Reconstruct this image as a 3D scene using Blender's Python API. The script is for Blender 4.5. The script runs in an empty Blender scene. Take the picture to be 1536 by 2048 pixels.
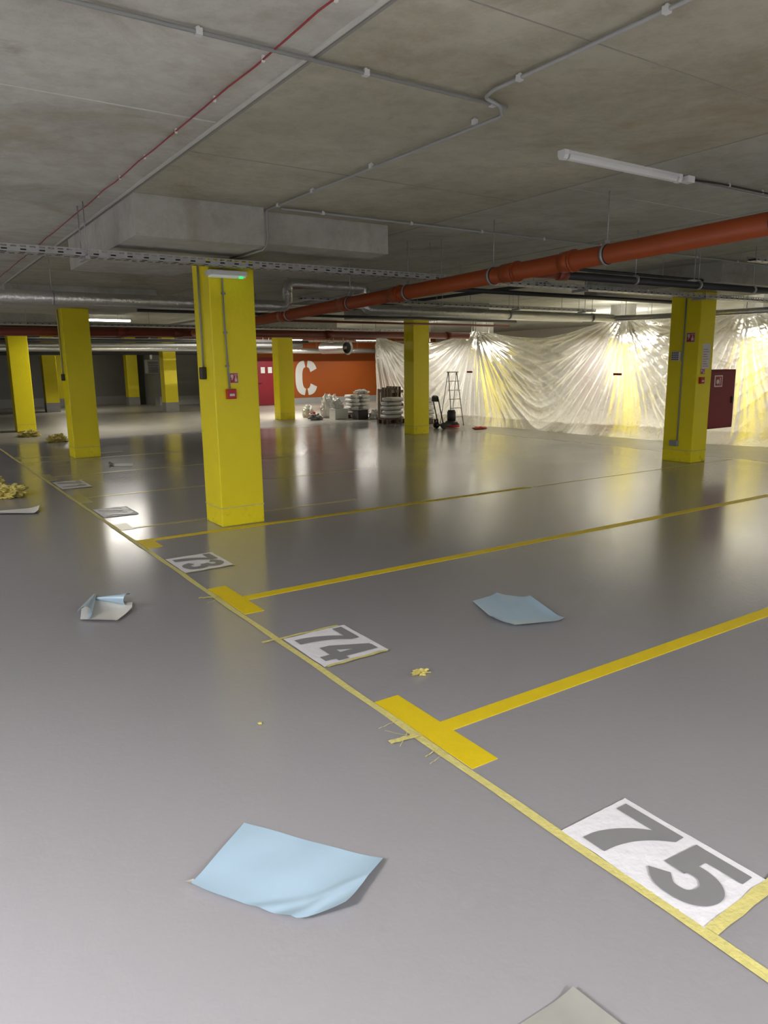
import bpy, bmesh, math, random
from mathutils import Vector, Matrix, noise
random.seed(7)
scn=bpy.context.scene
scn.view_settings.view_transform='Standard'
COL=scn.collection
CEIL=3.2
# ---------------------------------------------------------------- materials
def new_mat(name):
    m=bpy.data.materials.new(name); m.use_nodes=True
    nt=m.node_tree; b=nt.nodes['Principled BSDF']
    return m,nt,b
def N(nt,t,**k):
    n=nt.nodes.new(t)
    for a,v in k.items(): setattr(n,a,v)
    return n
def mat(name,col,rough=.6,metal=0,var=.12,scale=6,bump=.0,bscale=60,emit=0,scuff=False):
    m,nt,b=new_mat(name)
    tc=N(nt,'ShaderNodeTexCoord'); nz=N(nt,'ShaderNodeTexNoise')
    nz.inputs['Scale'].default_value=scale; nz.inputs['Detail'].default_value=5
    nt.links.new(tc.outputs['Object'],nz.inputs['Vector'])
    mx=N(nt,'ShaderNodeMixRGB')
    mx.inputs[1].default_value=(*[c*(1-var) for c in col],1); mx.inputs[2].default_value=(*[min(1,c*(1+var)) for c in col],1)
    nt.links.new(nz.outputs['Fac'],mx.inputs[0]); last=mx.outputs[0]
    if scuff:
        sp=N(nt,'ShaderNodeSeparateXYZ'); nt.links.new(tc.outputs['Object'],sp.inputs[0])
        mr=N(nt,'ShaderNodeMapRange'); mr.inputs['From Min'].default_value=.30; mr.inputs['From Max'].default_value=.0
        nt.links.new(sp.outputs[2],mr.inputs[0])
        n3=N(nt,'ShaderNodeTexNoise'); n3.inputs['Scale'].default_value=9; n3.inputs['Detail'].default_value=6; nt.links.new(tc.outputs['Object'],n3.inputs['Vector'])
        r=N(nt,'ShaderNodeMapRange'); r.inputs['From Min'].default_value=.56; r.inputs['From Max'].default_value=.85; nt.links.new(n3.outputs['Fac'],r.inputs[0])
        ml=N(nt,'ShaderNodeMath',operation='MULTIPLY'); nt.links.new(mr.outputs[0],ml.inputs[0]); nt.links.new(r.outputs[0],ml.inputs[1])
        mz=N(nt,'ShaderNodeMixRGB'); mz.inputs[2].default_value=(.35,.25,.03,1)
        nt.links.new(ml.outputs[0],mz.inputs[0]); nt.links.new(last,mz.inputs[1]); last=mz.outputs[0]
    nt.links.new(last,b.inputs['Base Color'])
    b.inputs['Roughness'].default_value=rough; b.inputs['Metallic'].default_value=metal
    if bump:
        n2=N(nt,'ShaderNodeTexNoise'); n2.inputs['Scale'].default_value=bscale; n2.inputs['Detail'].default_value=3
        nt.links.new(tc.outputs['Object'],n2.inputs['Vector'])
        bp=N(nt,'ShaderNodeBump'); bp.inputs['Strength'].default_value=bump; bp.inputs['Distance'].default_value=.01
        nt.links.new(n2.outputs['Fac'],bp.inputs['Height']); nt.links.new(bp.outputs[0],b.inputs['Normal'])
    if emit:
        b.inputs['Emission Color'].default_value=(*col,1); b.inputs['Emission Strength'].default_value=emit
    return m
M={}
M['yellow']=mat('yellow_paint',(.95,.81,.008),.42,var=.03,bump=.25,bscale=30,scuff=True)
M['line']=mat('line_yellow',(.74,.56,.010),.5,var=.06,scale=12,bump=.1)
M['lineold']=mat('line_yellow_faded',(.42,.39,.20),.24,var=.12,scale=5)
M['tape']=mat('masking_tape',(.64,.58,.21),.5,var=.22,scale=35,bump=.4)
M['numgrey']=mat('numeral_grey',(.23,.23,.235),.4,var=.05)
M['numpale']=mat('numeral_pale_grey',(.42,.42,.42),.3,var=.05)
M['sheetwhite']=mat('stencil_white',(.80,.79,.82),.42,var=.05,scale=15,bump=.5,bscale=25)
M['blue']=mat('paper_blue',(.38,.52,.63),.28,var=.04,scale=5,bump=.25,bscale=5)
M['paperwhite']=mat('paper_white',(.74,.73,.68),.5,var=.06)
M['papergrey']=mat('paper_grey',(.28,.28,.25),.5,var=.1)
M['pvc']=mat('orange_pvc',(.32,.058,.010),.42,var=.16,scale=3)
M['pvcdark']=mat('dark_pvc',(.21,.04,.022),.4,var=.12,scale=3)
M['rubber']=mat('black_rubber',(.02,.02,.02),.6)
M['black']=mat('black_plastic',(.03,.03,.032),.45)
M['zinc']=mat('galvanised',(.48,.49,.50),.42,metal=.65,var=.14,scale=20)
M['conduit']=mat('conduit_grey',(.31,.32,.31),.45,var=.08)
M['clip']=mat('clip_grey',(.56,.57,.55),.5,var=.05)
M['foil']=mat('foil_insulation',(.64,.64,.62),.28,metal=.9,var=.15,scale=25,bump=.9,bscale=28)
M['redcable']=mat('red_cable',(.28,.025,.035),.5)
M['red']=mat('red_plastic',(.50,.02,.02),.4)
M['darkred']=mat('dark_red_metal',(.22,.006,.018),.5,var=.06)
M['white']=mat('white_plastic',(.72,.73,.72),.4,var=.03)
M['greywall']=mat('grey_wall',(.23,.23,.225),.8,var=.12,scale=1.5,bump=.2)
M['base']=mat('baseboard_grey',(.36,.36,.36),.7)
M['orangewall']=mat('orange_wall',(.36,.078,.005),.6,var=.05,scale=2)
M['cream']=mat('cream_wall',(.56,.54,.49),.8,var=.06)
M['joint']=mat('joint_light',(.52,.52,.48),.8)
M['jointd']=mat('joint_dark',(.25,.245,.22),.8)
M['wood']=mat('pallet_wood',(.12,.08,.05),.75,var=.3,scale=8)
M['bag']=mat('white_bag',(.58,.58,.56),.42,var=.14,scale=9,bump=.9,bscale=12)
M['cardboard']=mat('dark_box',(.06,.06,.065),.6)
M['alu']=mat('aluminium',(.42,.42,.40),.5,metal=.3)
M['wrap']=mat('crumpled_tape',(.64,.55,.16),.45,var=.3,scale=30,bump=.6,bscale=40)
M['lamp_on']=mat('lamp_diffuser_lit',(1,.96,.86),.5,var=0,emit=9)
M['lamp_off']=mat('lamp_diffuser',(.72,.73,.72),.35,var=.02)
M['green']=mat('green_led',(.05,1,.25),.4,var=0,emit=.7)
M['glow']=mat('exit_diffuser',(.8,.9,.85),.4,var=0,emit=.12)

def noi(scale,detail=6,rough=.6,dist=0):
    n=N(nt,'ShaderNodeTexNoise'); n.inputs['Scale'].default_value=scale; n.inputs['Detail'].default_value=detail
    n.inputs['Roughness'].default_value=rough; n.inputs['Distortion'].default_value=dist
    nt.links.new(tc.outputs['Object'],n.inputs['Vector']); return n
def ramp(src,stops):
    r=N(nt,'ShaderNodeValToRGB'); e=r.color_ramp.elements
    e[0].position=stops[0][0]; e[0].color=(*stops[0][1],1); e[1].position=stops[-1][0]; e[1].color=(*stops[-1][1],1)
    for p,c in stops[1:-1]:
        x=e.new(p); x.color=(*c,1)
    nt.links.new(src,r.inputs[0]); return r
def math_(op,a,b_):
    n=N(nt,'ShaderNodeMath',operation=op)
    for i,v in enumerate((a,b_)):
        if isinstance(v,(int,float)): n.inputs[i].default_value=v
        else: nt.links.new(v,n.inputs[i])
    return n.outputs[0]
def concrete(name,split):
    global nt,tc
    m,nt,b=new_mat(name); M[name]=m
    tc=N(nt,'ShaderNodeTexCoord')
    a=noi(.55,9,.63,.5); r1=ramp(a.outputs['Fac'],[(.3,(.36,.35,.305)),(.5,(.455,.45,.41)),(.72,(.57,.565,.53))])
    g=noi(4.5,10,.8); r2=ramp(g.outputs['Fac'],[(.32,(.72,.71,.68)),(.56,(1,1,1))])
    mu=N(nt,'ShaderNodeMixRGB',blend_type='MULTIPLY'); mu.inputs[0].default_value=.85
    nt.links.new(r1.outputs[0],mu.inputs[1]); nt.links.new(r2.outputs[0],mu.inputs[2])
    s=noi(.8,9,.68,1.0); r3=ramp(s.outputs['Fac'],[(.52,(0,0,0)),(.68,(1,1,1))])
    s2=noi(2.2,6,.65,.4); r4=ramp(s2.outputs['Fac'],[(.63,(0,0,0)),(.74,(1,1,1))])
    mb=N(nt,'ShaderNodeMixRGB'); mb.inputs[2].default_value=(.27,.235,.15,1)
    nt.links.new(math_('MULTIPLY',r3.outputs[0],.6),mb.inputs[0]); nt.links.new(mu.outputs[0],mb.inputs[1])
    mc=N(nt,'ShaderNodeMixRGB'); mc.inputs[2].default_value=(.22,.195,.14,1)
    nt.links.new(math_('MULTIPLY',r4.outputs[0],.55),mc.inputs[0]); nt.links.new(mb.outputs[0],mc.inputs[1])
    last=mc.outputs[0]
    if split:
        sx=N(nt,'ShaderNodeSeparateXYZ'); nt.links.new(tc.outputs['Object'],sx.inputs[0])
        gt=math_('GREATER_THAN',sx.outputs[0],1.86)
        gt2=math_('GREATER_THAN',sx.outputs[0],4.95)
        tone=N(nt,'ShaderNodeMixRGB'); tone.inputs[1].default_value=(1.08,1.08,1.06,1); tone.inputs[2].default_value=(.90,.87,.75,1)
        nt.links.new(gt,tone.inputs[0])
        tone2=N(nt,'ShaderNodeMixRGB'); tone2.inputs[2].default_value=(.93,.95,.90,1); nt.links.new(gt2,tone2.inputs[0]); nt.links.new(tone.outputs[0],tone2.inputs[1])
        mm=N(nt,'ShaderNodeMixRGB',blend_type='MULTIPLY'); mm.inputs[0].default_value=1
        nt.links.new(last,mm.inputs[1]); nt.links.new(tone2.outputs[0],mm.inputs[2]); last=mm.outputs[0]
    nt.links.new(last,b.inputs['Base Color'])
    b.inputs['Roughness'].default_value=.75
    bp=N(nt,'ShaderNodeBump'); bp.inputs['Strength'].default_value=.35; bp.inputs['Distance'].default_value=.012
    nt.links.new(g.outputs['Fac'],bp.inputs['Height']); nt.links.new(bp.outputs[0],b.inputs['Normal'])
concrete('ceiling',True); concrete('concrete',False)

# floor
m,nt,b=new_mat('floor_epoxy'); M['floor']=m
tc=N(nt,'ShaderNodeTexCoord')
a=noi(.4,4,.5); r1=ramp(a.outputs['Fac'],[(.3,(.300,.292,.306)),(.7,(.322,.314,.328))])
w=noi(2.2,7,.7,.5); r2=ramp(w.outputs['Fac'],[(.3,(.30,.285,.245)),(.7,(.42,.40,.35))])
sx=N(nt,'ShaderNodeSeparateXYZ'); 
wob=noi(1.2,3); 
vadd=N(nt,'ShaderNodeVectorMath',operation='MULTIPLY_ADD'); vadd.inputs[1].default_value=(.5,.5,0)
nt.links.new(wob.outputs['Color'],vadd.inputs[0]); nt.links.new(tc.outputs['Object'],vadd.inputs[2])
nt.links.new(vadd.outputs[0],sx.inputs[0])
def step(out,v,wd):
    mr=N(nt,'ShaderNodeMapRange'); mr.inputs['From Min'].default_value=v-wd; mr.inputs['From Max'].default_value=v+wd
    nt.links.new(out,mr.inputs[0]); return mr
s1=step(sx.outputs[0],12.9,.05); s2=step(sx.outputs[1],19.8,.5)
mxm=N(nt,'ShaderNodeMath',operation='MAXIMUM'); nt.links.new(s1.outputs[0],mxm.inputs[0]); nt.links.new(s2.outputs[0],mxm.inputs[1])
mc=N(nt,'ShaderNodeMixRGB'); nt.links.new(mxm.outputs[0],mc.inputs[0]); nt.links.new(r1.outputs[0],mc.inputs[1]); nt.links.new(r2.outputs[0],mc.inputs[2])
nt.links.new(mc.outputs[0],b.inputs['Base Color'])
rr=N(nt,'ShaderNodeMapRange'); rr.inputs['From Min'].default_value=.3; rr.inputs['From Max'].default_value=.7; rr.inputs['To Min'].default_value=.15; rr.inputs['To Max'].default_value=.19
w2=noi(.6,2,.4); nt.links.new(w2.outputs['Fac'],rr.inputs[0])
rm=N(nt,'ShaderNodeMixRGB'); rm.inputs[2].default_value=(.34,.34,.34,1)
nt.links.new(mxm.outputs[0],rm.inputs[0]); nt.links.new(rr.outputs[0],rm.inputs[1]); nt.links.new(rm.outputs[0],b.inputs['Roughness'])
b.inputs['IOR'].default_value=1.9
fb=noi(26,2); bp=N(nt,'ShaderNodeBump'); bp.inputs['Strength'].default_value=.42; bp.inputs['Distance'].default_value=.0024
nt.links.new(fb.outputs['Fac'],bp.inputs['Height']); nt.links.new(bp.outputs[0],b.inputs['Normal'])

# plastic film
m=bpy.data.materials.new('plastic_film'); m.use_nodes=True; nt=m.node_tree; nt.nodes.clear(); M['film']=m
tc=N(nt,'ShaderNodeTexCoord')
out=N(nt,'ShaderNodeOutputMaterial'); tr=N(nt,'ShaderNodeBsdfTranslucent'); tr.inputs[0].default_value=(.84,.82,.77,1)
df=N(nt,'ShaderNodeBsdfDiffuse'); df.inputs[0].default_value=(.66,.65,.62,1)
rf=N(nt,'ShaderNodeBsdfRefraction'); rf.inputs['Roughness'].default_value=.50; rf.inputs['IOR'].default_value=1.16; rf.inputs[0].default_value=(.90,.88,.82,1)
gl=N(nt,'ShaderNodeBsdfGlossy'); gl.inputs['Roughness'].default_value=.16
cz=noi(4.0,6,.62,.6); rg=math_('ABSOLUTE',math_('SUBTRACT',cz.outputs['Fac'],.5),0)
bpf=N(nt,'ShaderNodeBump'); bpf.inputs['Strength'].default_value=.45; bpf.inputs['Distance'].default_value=.09
nt.links.new(rg,bpf.inputs['Height'])
for s_ in (tr,df,gl,rf): nt.links.new(bpf.outputs[0],s_.inputs['Normal'])
lw=N(nt,'ShaderNodeLayerWeight'); lw.inputs[0].default_value=.35
mr=N(nt,'ShaderNodeMapRange'); mr.inputs['From Min'].default_value=.1; mr.inputs['From Max'].default_value=.75; mr.inputs['To Min'].default_value=.72; mr.inputs['To Max'].default_value=.1
nt.links.new(lw.outputs['Facing'],mr.inputs[0])
m1=N(nt,'ShaderNodeMixShader'); nt.links.new(mr.outputs[0],m1.inputs[0]); nt.links.new(tr.outputs[0],m1.inputs[1]); nt.links.new(rf.outputs[0],m1.inputs[2])
m2=N(nt,'ShaderNodeMixShader'); m2.inputs[0].default_value=.12; nt.links.new(m1.outputs[0],m2.inputs[1]); nt.links.new(df.outputs[0],m2.inputs[2])
m3=N(nt,'ShaderNodeMixShader'); m3.inputs[0].default_value=.16; nt.links.new(m2.outputs[0],m3.inputs[1]); nt.links.new(gl.outputs[0],m3.inputs[2])
nt.links.new(m3.outputs[0],out.inputs[0])
# ---------------------------------------------------------------- mesh helpers
def bbox(bm,lo,hi,mi=0):
    vs=[bm.verts.new((x,y,z)) for x in (lo[0],hi[0]) for y in (lo[1],hi[1]) for z in (lo[2],hi[2])]
    for f in ((0,1,3,2),(4,6,7,5),(0,4,5,1),(2,3,7,6),(0,2,6,4),(1,5,7,3)):
        bm.faces.new([vs[i] for i in f]).material_index=mi
def bcyl(bm,p0,p1,r,seg=16,r2=None,cap=True,smooth=True):
    p0=Vector(p0);p1=Vector(p1); r2=r if r2 is None else r2
    d=(p1-p0).normalized(); a=d.orthogonal().normalized(); c=d.cross(a)
    A=[];B=[]
    for i in range(seg):
        t=2*math.pi*i/seg; o=a*math.cos(t)+c*math.sin(t)
        A.append(bm.verts.new(p0+o*r)); B.append(bm.verts.new(p1+o*r2))
    for i in range(seg):
        f=bm.faces.new((A[i],A[(i+1)%seg],B[(i+1)%seg],B[i])); f.smooth=smooth
    if cap:
        bm.faces.new(A[::-1]); bm.faces.new(B)
def bsweep(bm,pts,r,seg=12,bend=0.0,nb=6):
    pts=[Vector(p) for p in pts]
    if bend>0:
        q=[pts[0]]
        for i in range(1,len(pts)-1):
            a,b_,c=pts[i-1],pts[i],pts[i+1]
            l=min(bend,(a-b_).length*.45,(c-b_).length*.45)
            s=b_+(a-b_).normalized()*l; e=b_+(c-b_).normalized()*l
            for k in range(nb+1):
                t=k/nb; q.append(s*(1-t)**2+b_*2*t*(1-t)+e*t*t)
        q.append(pts[-1]); pts=q
    rings=[]; prev=None
    for i,p in enumerate(pts):
        if i==0: d=pts[1]-pts[0]
        elif i==len(pts)-1: d=pts[-1]-pts[-2]
        else: d=(pts[i+1]-p).normalized()+(p-pts[i-1]).normalized()
        d.normalize()
        if prev is None: a=d.orthogonal().normalized()
        else: a=(prev-d*prev.dot(d)).normalized()
        prev=a; c=d.cross(a)
        rings.append([bm.verts.new(p+(a*math.cos(2*math.pi*k/seg)+c*math.sin(2*math.pi*k/seg))*r) for k in range(seg)])
    for A,B in zip(rings,rings[1:]):
        for k in range(seg):
            f=bm.faces.new((A[k],A[(k+1)%seg],B[(k+1)%seg],B[k])); f.smooth=True
    bm.faces.new(rings[0][::-1]); bm.faces.new(rings[-1])
def make(name,bm,mats,base=(0,0,0),parent=None,bevel=0,label=None,recalc=True):
    if recalc: bmesh.ops.recalc_face_normals(bm,faces=bm.faces)
    if bevel:
        bmesh.ops.bevel(bm,geom=[e for e in bm.edges if len(e.link_faces)==2 and e.calc_face_angle()>.6],offset=bevel,segments=2,affect='EDGES',profile=.5)
    base=Vector(base)
    bmesh.ops.translate(bm,verts=bm.verts,vec=-base)
    me=bpy.data.meshes.new(name); bm.to_mesh(me); bm.free()
    for x in (mats if isinstance(mats,(list,tuple)) else [mats]): me.materials.append(M[x] if isinstance(x,str) else x)
    o=bpy.data.objects.new(name,me); COL.objects.link(o)
    if parent: o.parent=parent
    else: o.location=base
    if label: o['label']=label
    return o
def meta(o,label,cat,group=None):
    o['label']=label; o['category']=cat
    if group: o['group']=group
    return o
def empty(name,base,label,cat,group=None):
    e=bpy.data.objects.new(name,None); e.empty_display_size=.2; e.location=base; COL.objects.link(e)
    return meta(e,label,cat,group)
class Thing:
    def __init__(s,name,base,label,cat,group=None):
        s.base=base; s.e=empty(name,base,label,cat,group)
    def part(s,name,fn,mats,bevel=0,parent=None,label=None):
        bm=bmesh.new(); fn(bm)
        return make(name,bm,mats,s.base,parent or s.e,bevel,label)
def single(name,fn,mats,base,label,cat,group=None,bevel=0):
    bm=bmesh.new(); fn(bm); return meta(make(name,bm,mats,base,None,bevel),label,cat,group)
def struct(name,fn,mats,base=(0,0,0),bevel=0):
    bm=bmesh.new(); fn(bm); o=make(name,bm,mats,base,None,bevel); o['kind']='structure'; return o
def boxs(name,lo,hi,m,bevel=0): return struct(name,lambda bm:bbox(bm,lo,hi),m,(0,0,0),bevel)
# ---------------------------------------------------------------- room shell
boxs('floor',(-16,-12,-.2),(24,40,0),'floor')
boxs('ceiling',(-16,-12,CEIL),(24,40,CEIL+.3),'ceiling')
boxs('wall_west',(-16.3,-12,0),(-16,40,CEIL),'greywall')
boxs('wall_east',(24,-12,0),(24.3,40,CEIL),'cream')
boxs('wall_south',(-16,-12.3,0),(24,-12,CEIL),'greywall')
boxs('wall_north',(-16,38,0),(10.6,38.3,CEIL),'greywall')
boxs('wall_north_inner',(10.6,35,0),(13.4,35.3,CEIL),'greywall')
boxs('wall_niche_side',(10.4,35,0),(10.6,38,CEIL),'greywall')
boxs('wall_stair_side',(13.4,31.2,0),(13.6,35.2,CEIL),'greywall')
boxs('wall_orange',(13.4,31,0),(24,31.2,CEIL),'orangewall')
boxs('baseboard_north',(-16,37.97,0),(10.4,38,.4),'base')
boxs('baseboard_inner',(10.6,34.97,0),(13.4,35,.4),'base')
boxs('baseboard_orange',(14.95,30.96,0),(24,31,.28),'base')
k=1
def trim(lo,hi,m):
    global k
    boxs('trim_%d'%k,lo,hi,m); k+=1
trim((1.84,-12,CEIL-.010),(1.862,38,CEIL),'joint')
trim((1.88,-12,CEIL-.004),(1.898,38,CEIL),'jointd')
for x in (-.6,-3,4.95,7.4,9.9,12.4): trim((x,-12,CEIL-.003),(x+.008,38,CEIL),'jointd')
trim((-16,4.53,CEIL-.004),(1.83,4.54,CEIL),'joint')
trim((1.91,2.55,CEIL-.003),(4.95,2.556,CEIL),'jointd')
trim((4.96,4.6,CEIL-.003),(12.4,4.606,CEIL),'joint')
trim((1.91,5.2,CEIL-.003),(4.95,5.206,CEIL),'jointd')
trim((1.90,6.62,2.86),(3.10,9.3,CEIL),'concrete')
trim((3.10,6.77,2.91),(4.60,9.3,CEIL),'concrete')
for cx,cy in ((3.15,15.7),(3.15,23.2),(11.75,7.9),(11.2,15.3),(11.0,22.4)):
    trim((cx-1.3,cy-1.3,2.9),(cx+1.3,cy+1.3,CEIL),'concrete')
# ---------------------------------------------------------------- columns
def column(x0,y0,x1,y1,top,label,head=False,sock=False):
    t=Thing('column',((x0+x1)/2,(y0+y1)/2,0),label,'column','yellow concrete columns')
    t.part('shaft',lambda bm:bbox(bm,(x0,y0,0.0),(x1,y1,top)),'yellow',bevel=.012)
    if head: t.part('concrete_head',lambda bm:bbox(bm,(x0,y0,top),(x1,y1,CEIL)),'concrete')
    elif sock: t.part('painted_base',lambda bm:bbox(bm,(x0-.004,y0-.004,0),(x1+.004,y1+.004,.38)),'base')
    else: t.part('skirting_band',lambda bm:bbox(bm,(x0-.003,y0-.003,0.205),(x1+.003,y1+.003,.216)),'tape')
    return t
cA=column(2.90,7.60,3.41,8.09,2.86,'tall yellow painted concrete column beside bay lines')
cB=column(2.91,15.44,3.41,15.95,2.9,'yellow painted concrete column with scuffed base')
cC=column(2.88,23.0,3.38,23.5,2.9,'distant yellow painted concrete column')
cG=column(11.50,7.58,11.93,8.16,2.9,'yellow column with red hydrant cabinet and signs')
cF=column(10.98,15.08,11.47,15.5,2.9,'yellow column in front of hanging plastic film')
cE=column(10.70,22.2,11.24,22.65,2.9,'yellow column near the orange wall')
for x,y,l in ((9.15,29.4,'yellow column with grey painted base before rear wall'),(9.5,36.2,'yellow column standing in a dark niche'),(6.35,37.2,'narrow distant yellow column by the rear wall'),(5.3,32.9,'distant yellow column with grey painted base')):
    column(x,y,x+.52,y+.5,CEIL,l,sock=True)
for x,y in ((15.85,12.6),(16.0,18.2),(16.4,9.3)): column(x,y,x+.45,y+.45,2.2,'yellow column standing behind plastic film',head=True)
# ---------------------------------------------------------------- floor markings
def tmark(a,b_,stem,x1,lab='painted yellow bay line with a broad T end',m='line',hw=.05):
    def fn(bm):
        bbox(bm,(1.935,a,.0),(2.085,b_,.003)); bbox(bm,(2.0851,stem-hw,0),(x1,stem+hw,.003))
    single('bay_line',fn,m,(2,stem,0),lab,'floor marking','yellow bay lines')
tmark(-.15,.6,.2,7.5)
tmark(2.23,3.02,2.6,9.5); tmark(4.73,5.48,5.08,12.6)
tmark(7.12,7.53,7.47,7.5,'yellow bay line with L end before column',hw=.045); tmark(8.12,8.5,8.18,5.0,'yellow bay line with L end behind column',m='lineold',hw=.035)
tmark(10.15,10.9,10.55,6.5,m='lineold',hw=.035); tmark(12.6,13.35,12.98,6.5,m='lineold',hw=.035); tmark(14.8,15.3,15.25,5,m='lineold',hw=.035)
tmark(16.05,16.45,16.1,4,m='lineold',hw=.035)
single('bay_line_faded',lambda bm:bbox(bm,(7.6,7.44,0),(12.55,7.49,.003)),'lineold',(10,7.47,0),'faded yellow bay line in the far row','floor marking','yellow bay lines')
def tapefn(bm):
    n=160
    for off,wd in ((0,.026),(.017,.022)):
        prev=None
        for i in range(n+1):
            y=-3+27*i/n; x=1.900+off+.003*math.sin(i*1.3+off*90)+.003*math.sin(i*.37)
            z=.0045+off*.05
            a=bm.verts.new((x-wd/2,y,z)); c=bm.verts.new((x+wd/2,y,z))
            if prev: bm.faces.new((prev[0],prev[1],c,a))
            prev=(a,c)
single('masking_tape_strip',tapefn,'tape',(1.9,5,0),'long pale yellow masking tape stuck along the bays','tape')
def strip(p0,p1,w,lab='short piece of pale yellow masking tape on the floor',z=.006):
    p0=Vector((*p0,z));p1=Vector((*p1,z)); d=(p1-p0).normalized(); n=Vector((-d.y,d.x,0))*w/2
    def fn(bm):
        prev=None
        for i in range(9):
            t=i/8; p=p0.lerp(p1,t)+Vector((0,0,.002*math.sin(i*2.1)+.002)); j=n*(1+.15*math.sin(i*3.3))
            a=bm.verts.new(p+j); c=bm.verts.new(p-j)
            if prev: bm.faces.new((prev[0],prev[1],c,a))
            prev=(a,c)
    single('tape_piece',fn,'tape',p0,lab,'tape','loose masking tape pieces')
strip((1.80,4.14),(2.36,4.13),.026); strip((1.95,3.555),(2.38,3.56),.026,z=.011)
strip((1.93,1.085),(2.5,1.10),.045); strip((1.76,2.62),(1.93,2.60),.034); strip((1.79,5.28),(1.93,5.22),.028)
strip((1.80,2.72),(1.92,2.52),.003,z=.0095); strip((1.77,2.55),(1.90,2.66),.003,z=.013); strip((1.82,2.42),(1.93,2.45),.006)
strip((1.80,2.36),(1.93,2.40),.003); strip((1.79,2.76),(1.93,2.78),.004)
strip((1.80,5.12),(1.95,5.18),.006)
strip((1.93,6.02),(2.4,6.03),.018)
def ribbon(bm,pts,w,xf,dz):
    P2=[Vector(p) for p in pts]; prev=None
    for i,p in enumerate(P2):
        if i==0: d=(P2[1]-P2[0]).normalized(); k_=1
        elif i==len(P2)-1: d=(P2[-1]-P2[-2]).normalized(); k_=1
        else:
            d1=(p-P2[i-1]).normalized(); d2=(P2[i+1]-p).normalized(); d=(d1+d2).normalized(); k_=min(1.6,1/max(.4,d.dot(d1)))
        n=Vector((-d.y,d.x))*w/2*k_
        o=Vector((0,0,dz))
        a=bm.verts.new(xf(p+n)+o); c=bm.verts.new(xf(p-n)+o)
        if prev: bm.faces.new((prev[0],prev[1],c,a))
        prev=(a,c)
def cr(pts,n=5):
    P=[Vector(p) for p in pts]; P=[P[0]*2-P[1]]+P+[P[-1]*2-P[-2]]; o=[]
    for i in range(1,len(P)-2):
        for k in range(n):
            t=k/n; a,b_,c,d=P[i-1],P[i],P[i+1],P[i+2]
            o.append(.5*((2*b_)+(c-a)*t+(2*a-5*b_+4*c-d)*t*t+(3*b_-a-3*c+d)*t**3))
    o.append(P[-2]); return o
def digit(bm,ch,xf,w=.195):
    if ch=='7':
        R_=cr([(.62,.84),(.50,.66),(.41,.45),(.36,.22),(.345,0)]); L_=cr([(.40,.81),(.29,.66),(.19,.45),(.125,.22),(.11,0)])
        V=[bm.verts.new(xf(Vector(p))) for p in ((0,1),(.62,1))]; r=[bm.verts.new(xf(p)) for p in R_]; l=[bm.verts.new(xf(p)) for p in L_]
        e=bm.verts.new(xf(Vector((0,.81))))
        bm.faces.new((V[0],V[1],r[0],l[0],e))
        for i in range(len(r)-1): bm.faces.new((r[i],r[i+1],l[i+1],l[i]))
    D={'5':[[(.58,.903),(.12,.903)],[(.175,.995),(.145,.43)],cr([(.14,.50),(.21,.555),(.31,.575),(.41,.54),(.48,.45),(.50,.335),(.475,.21),(.41,.125),(.30,.097),(.19,.13),(.09,.26)])],
       '3':[cr([(.07,.74),(.15,.87),(.29,.903),(.42,.86),(.47,.74),(.42,.62),(.24,.54)]),cr([(.24,.54),(.43,.49),(.505,.32),(.46,.17),(.30,.097),(.15,.13),(.06,.28)])],
       '4':[[(.43,1),(.43,0)],[(.38,.95),(.09,.34)],[(.0,.28),(.63,.28)]],
       '2':[cr([(.07,.70),(.14,.85),(.28,.903),(.42,.86),(.48,.72),(.42,.57),(.13,.15)]),[(.04,.097),(.57,.097)]],
       '1':[[(.32,1),(.32,0)],[(.30,.92),(.1,.75)]]}
    for q,pl in enumerate(D.get(ch,[])): ribbon(bm,pl,w,xf,.0009*q)
    for f in bm.faces:
        f.normal_update()
        if f.normal.z<0: f.normal_flip()
def number(txt,x0,y0,x1,y1,h,ux=.04,uy=0.04,m='numgrey'):
    t=Thing('number_sheet',((x0+x1)/2,(y0+y1)/2,0),'white stencilled bay number sheet reading '+txt,'floor number','bay number sheets')
    def sf(bm):
        n=18; g=[[bm.verts.new((x0+(x1-x0)*i/n+.004*noise.noise(Vector((i*.9,j*.2,y0))),y0+(y1-y0)*j/n,.0052+.0035*abs(noise.noise(Vector((i*.5,j*.5,y0*3)))))) for j in range(n+1)] for i in range(n+1)]
        for i in range(n):
            for j in range(n): bm.faces.new((g[i][j],g[i+1][j],g[i+1][j+1],g[i][j+1])).smooth=True
    t.part('sheet',sf,'sheetwhite')
    sp=(y1-y0-2*uy)
    for i,ch in enumerate(txt):
        yo=y1-uy-i*sp*.52
        bm=bmesh.new(); digit(bm,ch,lambda p:Vector((x0+ux+p.y*h,yo-p.x*sp*.78,.0095)))
        make('numeral',bm,m,t.base,t.e,recalc=False)
number('75',1.925,1.10,2.295,1.70,.305,.033,.03)
number('74',1.94,3.57,2.40,4.12,.375,.045,.03)
number('73',1.94,6.04,2.39,6.59,.37)
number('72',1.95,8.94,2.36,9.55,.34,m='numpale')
number('71',1.95,11.5,2.38,12.3,.34,m='numpale')
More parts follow.
